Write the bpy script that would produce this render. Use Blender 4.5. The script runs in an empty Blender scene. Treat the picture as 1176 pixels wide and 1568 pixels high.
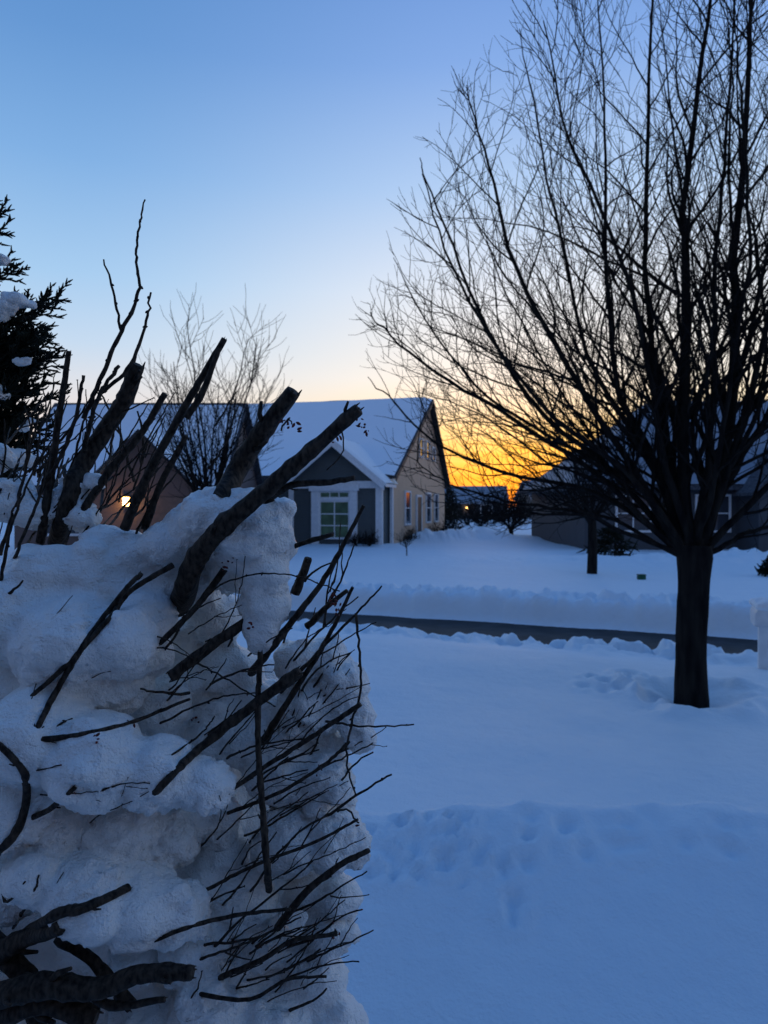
import bpy, math, random
import numpy as np
from mathutils import Vector, Matrix
from mathutils.bvhtree import BVHTree

random.seed(7)
scene = bpy.context.scene
try:
    scene.view_settings.view_transform = 'Standard'
    scene.view_settings.look = 'None'
    scene.view_settings.exposure = 0
except Exception:
    pass

# ------------------------------------------------------------------ camera
H = 1.8
PITCH = math.radians(-0.46)
cam_d = bpy.data.cameras.new("camera")
cam = bpy.data.objects.new("camera", cam_d)
scene.collection.objects.link(cam)
cam.location = (0, 0, H)
cam.rotation_euler = (math.radians(90) + PITCH, 0, 0)
cam_d.sensor_fit = 'VERTICAL'
cam_d.sensor_height = 36
cam_d.lens = 26
cam_d.clip_start = 0.05
cam_d.clip_end = 3000
cam_d.dof.use_dof = True
cam_d.dof.focus_distance = 1.03
cam_d.dof.aperture_fstop = 11.0
scene.camera = cam
CF = np.array([0, math.cos(PITCH), math.sin(PITCH)])
CU = np.array([0, -math.sin(PITCH), math.cos(PITCH)])
CR = np.array([1.0, 0, 0])
CO = np.array([0, 0, H])
FPX = 1132.0

def P(px, py, d):
    return CO + d * (CF + CR * (px - 588) / FPX + CU * (784 - py) / FPX)

# ------------------------------------------------------------------ helpers
def lin(r, g, b):
    f = lambda c: (c / 255 / 12.92) if c / 255 <= 0.04045 else ((c / 255 + 0.055) / 1.055) ** 2.4
    return (f(r), f(g), f(b), 1)

def mesh_obj(name, verts, faces, mats=(), parent=None, smooth=False, midx=None, loc=None):
    me = bpy.data.meshes.new(name)
    me.from_pydata([tuple(v) for v in verts], [], faces)
    me.update()
    for m in mats:
        me.materials.append(m)
    if smooth:
        me.polygons.foreach_set('use_smooth', [True] * len(me.polygons))
    ob = bpy.data.objects.new(name, me)
    scene.collection.objects.link(ob)
    if parent:
        ob.parent = parent
    if loc is not None:
        ob.location = loc
    return ob

def empty(name, loc=(0, 0, 0), rz=0):
    e = bpy.data.objects.new(name, None)
    e.location = loc
    e.rotation_euler = (0, 0, rz)
    e.empty_display_size = 0.3
    scene.collection.objects.link(e)
    return e

class Tubes:
    def __init__(self):
        self.V = []; self.Q = []; self.T = []; self.n = 0
        self.qm = []; self.caps = []
    def add(self, pts, rad, sides=6, m=0, cap=None):
        pts = np.asarray(pts, float); rad = np.asarray(rad, float)
        n = len(pts)
        tan = np.empty_like(pts)
        tan[1:-1] = pts[2:] - pts[:-2]
        tan[0] = pts[1] - pts[0]; tan[-1] = pts[-1] - pts[-2]
        tan /= (np.linalg.norm(tan, axis=1, keepdims=True) + 1e-12)
        mean = pts[-1] - pts[0]
        ref = np.array([0, 0, 1.0]) if abs(mean[2]) < 0.7 * np.linalg.norm(mean) + 1e-9 else np.array([1.0, 0.1, 0])
        a = np.cross(tan, ref); a /= (np.linalg.norm(a, axis=1, keepdims=True) + 1e-12)
        b = np.cross(tan, a)
        th = np.arange(sides) * 2 * np.pi / sides
        ring = (a[:, None, :] * np.cos(th)[None, :, None] + b[:, None, :] * np.sin(th)[None, :, None])
        v = pts[:, None, :] + ring * rad.reshape(n, 1, 1) if rad.ndim == 1 else pts[:, None, :] + ring * rad[:, :, None]
        self.V.append(v.reshape(-1, 3))
        i = np.arange(n - 1)[:, None] * sides
        j = np.arange(sides)[None, :]
        j2 = (j + 1) % sides
        q = np.stack([i + j, i + j2, i + sides + j2, i + sides + j], -1).reshape(-1, 4) + self.n
        self.Q.append(q); self.qm.append(np.full(len(q), m))
        if cap is not None:
            self.caps.append((list(range(self.n + (n - 1) * sides, self.n + n * sides)), cap))
        self.n += n * sides
    def build(self, name, mats, parent=None, smooth=True):
        V = np.concatenate(self.V); Q = np.concatenate(self.Q); qm = np.concatenate(self.qm)
        me = bpy.data.meshes.new(name)
        nc = len(self.caps)
        cl = [x for c, _ in self.caps for x in c]
        cs = [len(c) for c, _ in self.caps]
        me.vertices.add(len(V)); me.vertices.foreach_set('co', V.astype(np.float32).ravel())
        nl = len(Q) * 4 + len(cl)
        me.loops.add(nl); me.loops.foreach_set('vertex_index', np.concatenate([Q.ravel(), np.array(cl, int)]).astype(np.int32))
        me.polygons.add(len(Q) + nc)
        starts = np.concatenate([np.arange(len(Q)) * 4, len(Q) * 4 + np.concatenate([[0], np.cumsum(cs)[:-1]]) if nc else np.array([], int)])
        me.polygons.foreach_set('loop_start', starts.astype(np.int32))
        me.polygons.foreach_set('loop_total', np.concatenate([np.full(len(Q), 4), np.array(cs, int)]).astype(np.int32))
        for m in mats: me.materials.append(m)
        me.polygons.foreach_set('material_index', np.concatenate([qm, np.array([m for _, m in self.caps], int)]).astype(np.int32))
        me.polygons.foreach_set('use_smooth', np.concatenate([np.full(len(Q), smooth), np.zeros(nc, bool)]))
        me.update(calc_edges=True); me.validate()
        ob = bpy.data.objects.new(name, me); scene.collection.objects.link(ob)
        if parent: ob.parent = parent
        return ob

def catmull(pts, n):
    pts = np.asarray(pts, float)
    if len(pts) == 2:
        t = np.linspace(0, 1, n)[:, None]
        return pts[0] * (1 - t) + pts[1] * t
    p = np.vstack([2 * pts[0] - pts[1], pts, 2 * pts[-1] - pts[-2]])
    out = []
    m = len(pts) - 1
    for u in np.linspace(0, m, n):
        i = min(int(u), m - 1); t = u - i
        a, b, c, d = p[i], p[i + 1], p[i + 2], p[i + 3]
        out.append(0.5 * ((2 * b) + (-a + c) * t + (2 * a - 5 * b + 4 * c - d) * t * t + (-a + 3 * b - 3 * c + d) * t ** 3))
    return np.array(out)

def hash2(ix, iy, seed=0):
    h = (ix.astype(np.int64) * 374761393 + iy.astype(np.int64) * 668265263 + seed * 1442695041) & 0xFFFFFFFF
    h = ((h ^ (h >> 13)) * 1274126177) & 0xFFFFFFFF
    h = h ^ (h >> 16)
    return (h & 0xFFFFFF) / float(0xFFFFFF)

def vnoise(x, y, seed=0):
    ix = np.floor(x); iy = np.floor(y); fx = x - ix; fy = y - iy
    fx = fx * fx * (3 - 2 * fx); fy = fy * fy * (3 - 2 * fy)
    a = hash2(ix, iy, seed); b = hash2(ix + 1, iy, seed); c = hash2(ix, iy + 1, seed); d = hash2(ix + 1, iy + 1, seed)
    return (a * (1 - fx) + b * fx) * (1 - fy) + (c * (1 - fx) + d * fx) * fy - 0.5

def fbm(x, y, o=4, seed=0):
    s = 0; a = 1
    for k in range(o):
        s = s + a * vnoise(x * 2 ** k + 17.3 * k, y * 2 ** k - 9.1 * k, seed + k); a *= 0.5
    return s

def sstep(a, b, x):
    t = np.clip((x - a) / (b - a), 0, 1)
    return t * t * (3 - 2 * t)

# ------------------------------------------------------------------ materials
def new_mat(name):
    m = bpy.data.materials.new(name); m.use_nodes = True
    nt = m.node_tree
    return m, nt, nt.nodes['Principled BSDF']

def N(nt, t, **kw):
    n = nt.nodes.new(t)
    for k, v in kw.items():
        setattr(n, k, v)
    return n

def rough_mat(name, c1, c2, scale=5, rough=0.8, bump=0.3, bdist=0.01, spec=0.3, stretch=(1, 1, 1), detail=3):
    m, nt, b = new_mat(name)
    tc = N(nt, 'ShaderNodeTexCoord'); mp = N(nt, 'ShaderNodeMapping')
    mp.inputs['Scale'].default_value = stretch
    nt.links.new(tc.outputs['Object'], mp.inputs[0])
    no = N(nt, 'ShaderNodeTexNoise'); no.inputs['Scale'].default_value = scale; no.inputs['Detail'].default_value = detail
    nt.links.new(mp.outputs[0], no.inputs['Vector'])
    r = N(nt, 'ShaderNodeValToRGB')
    r.color_ramp.elements[0].position = 0.35; r.color_ramp.elements[0].color = (*c1, 1)
    r.color_ramp.elements[1].position = 0.68; r.color_ramp.elements[1].color = (*c2, 1)
    nt.links.new(no.outputs[0], r.inputs[0]); nt.links.new(r.outputs[0], b.inputs['Base Color'])
    bp = N(nt, 'ShaderNodeBump'); bp.inputs['Strength'].default_value = bump; bp.inputs['Distance'].default_value = bdist
    nt.links.new(no.outputs[0], bp.inputs['Height']); nt.links.new(bp.outputs[0], b.inputs['Normal'])
    b.inputs['Roughness'].default_value = rough
    b.inputs['Specular IOR Level'].default_value = spec
    return m

def snow_mat(name, layers, col=(0.86, 0.89, 0.92), col2=(0.80, 0.84, 0.88), rough=0.6, spec=.35):
    m, nt, b = new_mat(name)
    tc = N(nt, 'ShaderNodeTexCoord')
    prev = None
    for sc, dist, st in layers:
        no = N(nt, 'ShaderNodeTexNoise'); no.inputs['Scale'].default_value = sc; no.inputs['Detail'].default_value = 2
        no.inputs['Roughness'].default_value = 0.6
        nt.links.new(tc.outputs['Object'], no.inputs['Vector'])
        bp = N(nt, 'ShaderNodeBump'); bp.inputs['Strength'].default_value = st; bp.inputs['Distance'].default_value = dist
        nt.links.new(no.outputs[0], bp.inputs['Height'])
        if prev: nt.links.new(prev.outputs[0], bp.inputs['Normal'])
        prev = bp
    nt.links.new(prev.outputs[0], b.inputs['Normal'])
    n2 = N(nt, 'ShaderNodeTexNoise'); n2.inputs['Scale'].default_value = layers[0][0] * 0.6
    nt.links.new(tc.outputs['Object'], n2.inputs['Vector'])
    mx = N(nt, 'ShaderNodeMix', data_type='RGBA')
    mx.inputs['A'].default_value = (*col, 1); mx.inputs['B'].default_value = (*col2, 1)
    nt.links.new(n2.outputs[0], mx.inputs['Factor'])
    nt.links.new(mx.outputs['Result'], b.inputs['Base Color'])
    b.inputs['Roughness'].default_value = rough
    b.inputs['Specular IOR Level'].default_value = spec
    return m

M_ground = snow_mat("snow_ground", [(9, 0.03, 0.35), (70, 0.007, 0.6)], col=(0.72, 0.82, 0.88), col2=(0.66, 0.77, 0.85))  # snow colour lowered and blued to carry the dimmer light on the ground
M_bushsnow = snow_mat("snow_clumps", [(70, 0.010, 0.6), (330, 0.003, 0.95)], col=(0.95, 0.93, 0.89), col2=(0.88, 0.87, 0.84), rough=0.3, spec=.5)  # same snow, colour raised and warmed in place of brighter light
M_roofsnow = snow_mat("roof_snow", [(1.5, 0.05, 0.4), (20, 0.01, 0.3)])
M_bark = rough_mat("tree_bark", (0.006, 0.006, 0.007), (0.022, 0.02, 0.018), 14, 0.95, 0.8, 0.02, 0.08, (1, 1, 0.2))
M_twig = rough_mat("shrub_bark", (0.006, 0.005, 0.004), (0.065, 0.048, 0.035), 160, 0.7, 1.0, 0.003, 0.2, (1, 1, 0.5), 4)
M_cut = rough_mat("cut_wood", (0.015, 0.011, 0.008), (0.09, 0.065, 0.045), 200, 0.8, 1.0, 0.003)
M_bud = rough_mat("red_buds", (0.05, 0.006, 0.004), (0.17, 0.015, 0.010), 120, 0.5, 0.5, 0.001)
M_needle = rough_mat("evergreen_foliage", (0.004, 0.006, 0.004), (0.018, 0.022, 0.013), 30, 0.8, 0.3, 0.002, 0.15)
M_asphalt = rough_mat("asphalt", (0.010, 0.011, 0.013), (0.03, 0.032, 0.036), 3, 0.7, 0.4, 0.01)
M_white = rough_mat("white_trim", (0.66, 0.68, 0.70), (0.76, 0.78, 0.80), 8, 0.5, 0.1, 0.002)
M_taupe = rough_mat("garage_paint", (0.12, 0.085, 0.07), (0.16, 0.11, 0.09), 8, 0.5, 0.1, 0.002)
M_shingle = rough_mat("dark_shingles", (0.03, 0.035, 0.045), (0.08, 0.085, 0.1), 9, 0.9, 0.5, 0.02)
M_darktrim = rough_mat("dark_trim", (0.02, 0.02, 0.024), (0.04, 0.04, 0.045), 5, 0.6, 0.1, 0.002)
M_door = rough_mat("door_paint", (0.03, 0.02, 0.02), (0.05, 0.035, 0.03), 5, 0.5, 0.1, 0.002)
M_green = rough_mat("green_plastic", (0.005, 0.06, 0.035), (0.01, 0.10, 0.06), 12, 0.5, 0.1, 0.002)

def siding(name, c1, c2, freq=7.0):
    m, nt, b = new_mat(name)
    tc = N(nt, 'ShaderNodeTexCoord'); sp = N(nt, 'ShaderNodeSeparateXYZ')
    nt.links.new(tc.outputs['Object'], sp.inputs[0])
    mu = N(nt, 'ShaderNodeMath', operation='MULTIPLY'); mu.inputs[1].default_value = freq
    nt.links.new(sp.outputs[2], mu.inputs[0])
    fr = N(nt, 'ShaderNodeMath', operation='FRACT'); nt.links.new(mu.outputs[0], fr.inputs[0])
    bp = N(nt, 'ShaderNodeBump'); bp.inputs['Strength'].default_value = 0.8; bp.inputs['Distance'].default_value = 0.03; bp.invert = True
    nt.links.new(fr.outputs[0], bp.inputs['Height']); nt.links.new(bp.outputs[0], b.inputs['Normal'])
    no = N(nt, 'ShaderNodeTexNoise'); no.inputs['Scale'].default_value = 1.7; no.inputs['Detail'].default_value = 6
    nt.links.new(tc.outputs['Object'], no.inputs['Vector'])
    mx = N(nt, 'ShaderNodeMix', data_type='RGBA'); mx.inputs['A'].default_value = (*c1, 1); mx.inputs['B'].default_value = (*c2, 1)
    nt.links.new(no.outputs[0], mx.inputs['Factor']); nt.links.new(mx.outputs['Result'], b.inputs['Base Color'])
    b.inputs['Roughness'].default_value = 0.7
    return m
M_tan = siding("tan_siding_warmlit", (0.52, 0.33, 0.22), (0.66, 0.43, 0.29))  # tan siding, with the wall's warm light put into the colour
M_grey = siding("grey_siding", (0.05, 0.065, 0.07), (0.085, 0.10, 0.105))
M_brown = siding("brown_siding", (0.10, 0.07, 0.062), (0.15, 0.105, 0.095))
M_slate = siding("slate_siding", (0.03, 0.038, 0.05), (0.06, 0.07, 0.085))

def glass(name, col, emis=0.0, ecol=(1, 1, 1)):
    m, nt, b = new_mat(name)
    tc = N(nt, 'ShaderNodeTexCoord'); no = N(nt, 'ShaderNodeTexNoise'); no.inputs['Scale'].default_value = 2.2
    nt.links.new(tc.outputs['Object'], no.inputs['Vector'])
    mx = N(nt, 'ShaderNodeMix', data_type='RGBA'); mx.inputs['A'].default_value = (*[c * 0.4 for c in col], 1); mx.inputs['B'].default_value = (*col, 1)
    nt.links.new(no.outputs[0], mx.inputs['Factor']); nt.links.new(mx.outputs['Result'], b.inputs['Base Color'])
    b.inputs['Roughness'].default_value = 0.08
    if emis:
        b.inputs['Emission Color'].default_value = (*ecol, 1)
        mm = N(nt, 'ShaderNodeMath', operation='MULTIPLY'); mm.inputs[1].default_value = emis * 2
        nt.links.new(no.outputs[0], mm.inputs[0]); nt.links.new(mm.outputs[0], b.inputs['Emission Strength'])
    return m
M_glass = glass("window_glass", (0.05, 0.06, 0.08))
M_glassg = glass("lit_window_glass", (0.03, 0.05, 0.055), 0.04, (0.16, 0.42, 0.40))
M_lamp, _nt, _b = new_mat("lamp_glow")
_b.inputs['Emission Color'].default_value = (1, 0.5, 0.12, 1); _b.inputs['Emission Strength'].default_value = 12

M_brick, nt, b = new_mat("red_brick")
tc = N(nt, 'ShaderNodeTexCoord'); mp = N(nt, 'ShaderNodeMapping'); mp.inputs['Rotation'].default_value = (math.radians(90), 0, 0)
bk = N(nt, 'ShaderNodeTexBrick'); bk.inputs['Scale'].default_value = 4.5
bk.inputs['Color1'].default_value = (0.22, 0.10, 0.07, 1); bk.inputs['Color2'].default_value = (0.28, 0.14, 0.10, 1); bk.inputs['Mortar'].default_value = (0.3, 0.29, 0.27, 1)
nt.links.new(tc.outputs['Object'], mp.inputs[0]); nt.links.new(mp.outputs[0], bk.inputs['Vector']); nt.links.new(bk.outputs[0], b.inputs['Base Color'])
b.inputs['Roughness'].default_value = .85

# ------------------------------------------------------------------ world
w = bpy.data.worlds.new("World"); scene.world = w; w.use_nodes = True
nt = w.node_tree; nt.nodes.clear()
SUN_AZ = math.radians(10.0)
L = nt.links.new
def mth(op, a, b=None, c=None, clamp=False):
    n = nt.nodes.new('ShaderNodeMath'); n.operation = op; n.use_clamp = clamp
    for i, x in enumerate((a, b, c)):
        if x is None: continue
        if isinstance(x, (int, float)): n.inputs[i].default_value = x
        else: L(x, n.inputs[i])
    return n.outputs[0]
tc = nt.nodes.new('ShaderNodeTexCoord')
nrm = nt.nodes.new('ShaderNodeVectorMath'); nrm.operation = 'NORMALIZE'; L(tc.outputs['Generated'], nrm.inputs[0])
sp = nt.nodes.new('ShaderNodeSeparateXYZ'); L(nrm.outputs[0], sp.inputs[0])
X, Y, Z = sp.outputs
az = mth('ARCTAN2', X, Y)
da = mth('ABSOLUTE', mth('SUBTRACT', az, math.radians(18)))
def mapr(v, a, b):
    n = nt.nodes.new('ShaderNodeMapRange'); n.interpolation_type = 'SMOOTHSTEP'
    n.inputs['From Min'].default_value = a; n.inputs['From Max'].default_value = b
    L(v, n.inputs['Value']); return n.outputs[0]
f1 = mapr(da, math.radians(8), math.radians(42))
f2 = mapr(da, math.radians(55), math.radians(150))
cmb = nt.nodes.new('ShaderNodeCombineXYZ')
L(mth('MULTIPLY', az, 9.0), cmb.inputs[0]); L(mth('MULTIPLY', mth('ADD', Z, mth('MULTIPLY', az, 0.06)), 85.0), cmb.inputs[1])
cn = nt.nodes.new('ShaderNodeTexNoise'); cn.inputs['Scale'].default_value = 1.0; cn.inputs['Detail'].default_value = 4
cn.inputs['Roughness'].default_value = 0.55
L(cmb.outputs[0], cn.inputs['Vector'])
near = mth('SUBTRACT', 1.0, mapr(Z, 0.05, 0.16))
zz = mth('ADD', Z, mth('MULTIPLY', mth('MULTIPLY', mth('SUBTRACT', cn.outputs[0], 0.5), 0.085), near))
def ramp(stops):
    r = nt.nodes.new('ShaderNodeValToRGB'); L(zz, r.inputs[0])
    e = r.color_ramp.elements
    while len(e) > 1: e.remove(e[-1])
    e[0].position = stops[0][0]; e[0].color = lin(*stops[0][1])
    for p, c in stops[1:]:
        x = e.new(p); x.color = lin(*c)
    return r.outputs[0]
ZEN = (60, 112, 188)
sunR = ramp([(0.0, (215, 105, 50)), (0.018, (238, 132, 42)), (0.035, (252, 166, 55)), (0.066, (254, 198, 92)), (0.095, (253, 219, 145)),
             (0.125, (249, 232, 195)), (0.17, (244, 241, 232)), (0.276, (224, 233, 245)), (0.39, (176, 206, 244)), (0.51, (128, 169, 231)), (0.6, (106, 150, 218)), (1.0, ZEN)])
lefR = ramp([(0.0, (215, 190, 190)), (0.10, (228, 216, 216)), (0.153, (214, 219, 230)), (0.2, (190, 213, 238)), (0.28, (160, 200, 238)), (0.4, (122, 172, 226)),
             (0.51, (95, 148, 210)), (0.6, (82, 136, 200)), (1.0, ZEN)])
antR = ramp([(0.0, (125, 128, 150)), (0.15, (145, 148, 168)), (0.35, (108, 134, 176)), (1.0, ZEN)])
def mixc(f, a, b):
    n = nt.nodes.new('ShaderNodeMix'); n.data_type = 'RGBA'; L(f, n.inputs['Factor']); L(a, n.inputs['A']); L(b, n.inputs['B']); return n.outputs['Result']
sky = mixc(f2, mixc(f1, sunR, lefR), antR)
sd = (math.sin(SUN_AZ) * math.cos(math.radians(1.0)), math.cos(SUN_AZ) * math.cos(math.radians(1.0)), math.sin(math.radians(1.0)))
dt = nt.nodes.new('ShaderNodeVectorMath'); dt.operation = 'DOT_PRODUCT'; L(nrm.outputs[0], dt.inputs[0]); dt.inputs[1].default_value = sd
ang = mth('ARCCOSINE', mth('MINIMUM', dt.outputs['Value'], 0.99999))
g = mth('EXPONENT', mth('MULTIPLY', mth('POWER', mth('DIVIDE', ang, math.radians(6.0)), 2.0), -1.0))
gl = nt.nodes.new('ShaderNodeMix'); gl.data_type = 'RGBA'; gl.blend_type = 'ADD'
L(mth('MULTIPLY', g, 0.38), gl.inputs['Factor']); L(sky, gl.inputs['A']); gl.inputs['B'].default_value = (0.9, 0.34, 0.03, 1)
ns = nt.nodes.new('ShaderNodeTexSky'); ns.sky_type = 'NISHITA'; ns.sun_disc = False
ns.sun_elevation = math.radians(0.5); ns.sun_rotation = SUN_AZ; ns.air_density = 1.0; ns.dust_density = 1.0
bg1 = nt.nodes.new('ShaderNodeBackground'); L(gl.outputs['Result'], bg1.inputs[0]); bg1.inputs[1].default_value = 0.97
bg2 = nt.nodes.new('ShaderNodeBackground'); L(ns.outputs[0], bg2.inputs[0]); bg2.inputs[1].default_value = 0.05
ad = nt.nodes.new('ShaderNodeAddShader'); L(bg1.outputs[0], ad.inputs[0]); L(bg2.outputs[0], ad.inputs[1])
out = nt.nodes.new('ShaderNodeOutputWorld'); L(ad.outputs[0], out.inputs[0])

sl = bpy.data.lights.new("sun", 'SUN'); sl.energy = 0.04; sl.angle = math.radians(3); sl.color = (1, 0.6, 0.35)
so = bpy.data.objects.new("sun", sl); scene.collection.objects.link(so)
so.rotation_euler = Vector((-sd[0], -sd[1], -0.03)).to_track_quat('-Z', 'Y').to_euler()

# ------------------------------------------------------------------ ground
TREE = P(1060, 1065, 7.0)
def ground_h(x, y):
    u = y + 0.42 * x
    n1 = fbm(x * 0.35, y * 0.35, 3, 1); n2 = fbm(x * 2.2, y * 2.2, 4, 5); n3 = fbm(x * 6, y * 6, 3, 9)
    z = 0.10 * n1 * sstep(1, 6, y) * (1 - .6 * sstep(8.5, 10.5, u) * (1 - sstep(18, 25, u)))
    z = z + 0.06 * sstep(6.0, 9.0, y) * np.exp(-((x - 0.5) / 1.5) ** 2) * (1 - sstep(10.0, 11.5, u))
    yc = 3.27 + 0.05 * np.sin(x * 1.3) + 0.03 * n1
    a = np.where(y < yc, np.exp(-np.abs((y - yc) / 0.85) ** 1.5), np.exp(-((y - yc) / 0.30) ** 2))
    z = z + 0.46 * a + 0.030 * n2 * np.exp(-((y - yc + 0.1) / 0.25) ** 2) + 0.040 * n3 * np.exp(-((y - yc + 0.03) / 0.10) ** 2)
    z = z + 0.016 * n2 * sstep(4, 6, y) * (1 - sstep(30, 40, y)) + .012 * n2 * (1 - sstep(2.9, 3.3, y))
    e1 = 0.30 * fbm(u * 0.8 + x * 1.1, x * 1.3, 3, 21)
    e2 = 0.16 * fbm(x * 1.5, u * 0.8, 3, 31)
    road = sstep(11.6 + e1, 12.0 + e1, u) * (1 - sstep(14.6 + e2, 14.95 + e2, u))
    near = np.exp(-((u - 11.25 - e1) / 0.45) ** 2)
    far = np.exp(-((u - 15.35 - e2) / 0.55) ** 2)
    chunk = np.minimum(np.abs(fbm(x * 2.1, y * 2.1, 3, 41)) * 1.3, .38); chunk2 = np.abs(fbm(x * 4.6, y * 4.6, 3, 51))
    z = z - 0.10 * sstep(9.2, 10.8, u) * (1 - sstep(14.4, 15, u))
    z = z * (1 - road) + road * (-0.42)
    z = z + near * (-0.15 + (0.40 + .16 * sstep(1, 4, x)) * chunk + 0.15 * chunk2) * (1 - 0.8 * road)
    z = z + far * (0.04 + 0.30 * chunk + 0.20 * chunk2) * (1 - 0.5 * road)
    r = np.hypot(x - TREE[0], y - TREE[1])
    z = z - 0.14 * np.exp(-(r / 0.32) ** 2) + 0.06 * np.exp(-((r - 0.6) / 0.2) ** 2) * (1 + 2.5 * n2)
    z = z + 0.55 * np.exp(-(((x - 4.0) / 3.5) ** 2 + ((y - 40) / 2.0) ** 2)) * (1 + 0.7 * n2)
    z = z + 0.35 * np.exp(-(((x - 14) / 8) ** 2 + ((y - 24) / 1.5) ** 2)) * (1 + n2)
    z = z + 0.45 * sstep(45, 90, y) * (0.5 + n1)
    return z
dents = []
rr = random.Random(5)
for i in range(34):
    t = i / 33
    dents.append((0.0 + 0.5 * t + rr.uniform(-.1, .1), 2.7 + 0.45 * (1 - abs(t - .4)) + rr.uniform(-.18, .12), rr.uniform(.022, .045), rr.uniform(.016, .034)))
for i in range(40):
    dents.append((rr.uniform(-.1, 2.4), 3.13 + rr.uniform(-.12, .1), rr.uniform(.025, .05), rr.uniform(.008, .02)))
for i in range(14):
    dents.append((2.1 + 0.25 * i * (1 if i < 4 else .1) + rr.uniform(-.2, .2), 7.3 + rr.uniform(-.5, .6), rr.uniform(.06, .12), rr.uniform(.03, .06)))

ys = [-8.0]
while ys[-1] < 900:
    y = ys[-1]
    ys.append(y + (0.25 if y < 0.5 else (0.020 + 0.0042 * y if y < 20 else 0.035 * y - 0.596)))
half = [0.0]
while half[-1] < 800:
    x = half[-1]
    half.append(x + (0.026 + 0.005 * x if x < 10 else 0.05 * x - 0.42))
xs = np.array([-h for h in half[:0:-1]] + half) + 1.0
ys = np.array(ys)
GX, GY = np.meshgrid(xs, ys)
GZ = ground_h(GX, GY)
for dx, dy, dr, dd in dents:
    i0, i1 = np.searchsorted(ys, [dy - dr * 4, dy + dr * 4]); j0, j1 = np.searchsorted(xs, [dx - dr * 4, dx + dr * 4])
    q = ((GX[i0:i1, j0:j1] - dx) ** 2 + (GY[i0:i1, j0:j1] - dy) ** 2) / dr ** 2
    GZ[i0:i1, j0:j1] += -dd * np.exp(-q) + dd * 0.45 * np.exp(-(np.sqrt(q) - 1.6) ** 2 * 3)
nx, ny = len(xs), len(ys)
V = np.stack([GX, GY, GZ], -1).reshape(-1, 3)
i = np.arange(ny - 1)[:, None] * nx; j = np.arange(nx - 1)[None, :]
Q = np.stack([i + j, i + j + 1, i + nx + j + 1, i + nx + j], -1).reshape(-1, 4)
me = bpy.data.meshes.new("snow_ground")
me.vertices.add(len(V)); me.vertices.foreach_set('co', V.astype(np.float32).ravel())
me.loops.add(len(Q) * 4); me.loops.foreach_set('vertex_index', Q.astype(np.int32).ravel())
me.polygons.add(len(Q)); me.polygons.foreach_set('loop_start', (np.arange(len(Q)) * 4).astype(np.int32))
me.polygons.foreach_set('loop_total', np.full(len(Q), 4, np.int32))
me.polygons.foreach_set('use_smooth', np.ones(len(Q), bool))
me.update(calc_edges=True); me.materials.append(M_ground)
go = bpy.data.objects.new("snow_ground", me); scene.collection.objects.link(go)

rv = []; rf = []
K = 60
for k in range(K + 1):
    x = -150 + 300 * k / K
    for uu in (11.4, 13.2, 15.4):
        rv.append((x, uu - 0.42 * x, -0.385 + (0.02 if uu == 13.2 else 0)))
for k in range(K):
    for c in range(2):
        a = k * 3 + c; rf.append((a, a + 3, a + 4, a + 1))
mesh_obj("road", rv, [f[::-1] for f in rf], [M_asphalt])

# ------------------------------------------------------------------ building helpers
def boxv(x0, x1, y0, y1, z0, z1):
    v = [(x0, y0, z0), (x1, y0, z0), (x1, y1, z0), (x0, y1, z0), (x0, y0, z1), (x1, y0, z1), (x1, y1, z1), (x0, y1, z1)]
    f = [(3, 2, 1, 0), (4, 5, 6, 7), (0, 1, 5, 4), (1, 2, 6, 5), (2, 3, 7, 6), (3, 0, 4, 7)]
    return v, f
class Parts:
    def __init__(s): s.v = []; s.f = []
    def box(s, *a):
        v, f = boxv(*a); n = len(s.v); s.v += v; s.f += [tuple(i + n for i in q) for q in f]; return s
    def poly(s, v, f):
        n = len(s.v); s.v += list(v); s.f += [tuple(i + n for i in q) for q in f]; return s
    def make(s, name, mat, parent, bevel=0):
        o = mesh_obj(name, s.v, s.f, [mat], parent)
        if bevel:
            b = o.modifiers.new('b', 'BEVEL'); b.width = bevel; b.segments = 2
        return o

def slab(p, quad, th):
    v = list(quad) + [(a, b, c + th) for a, b, c in quad]
    p.poly(v, [(3, 2, 1, 0), (4, 5, 6, 7), (0, 1, 5, 4), (1, 2, 6, 5), (2, 3, 7, 6), (3, 0, 4, 7)])

def snow_slab(name, quad, th, parent, seed=0, nu=28, nv=16, lump=0.06):
    a, b, c, d = [np.array(q, float) for q in quad]
    U, W = np.meshgrid(np.linspace(0, 1, nu), np.linspace(0, 1, nv))
    u = U[..., None]; v = W[..., None]
    p = (a * (1 - u) + b * u) * (1 - v) + (d * (1 - u) + c * u) * v
    e = np.minimum(1, np.minimum(np.minimum(U, 1 - U) * 14, np.minimum(W + .02, 1 - W + .08) * 8))
    n = fbm(p[..., 0] * 0.9 + seed, p[..., 1] * 0.9 + p[..., 2], 3, seed)
    p[..., 2] += th * np.sqrt(np.maximum(e, 0)) + lump * n * e + .004
    fs = []
    for k in range(nv - 1):
        for l in range(nu - 1):
            q = k * nu + l; fs.append((q, q + 1, q + nu + 1, q + nu))
    return mesh_obj(name, p.reshape(-1, 3).tolist(), fs, [M_roofsnow], parent, True)

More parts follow.
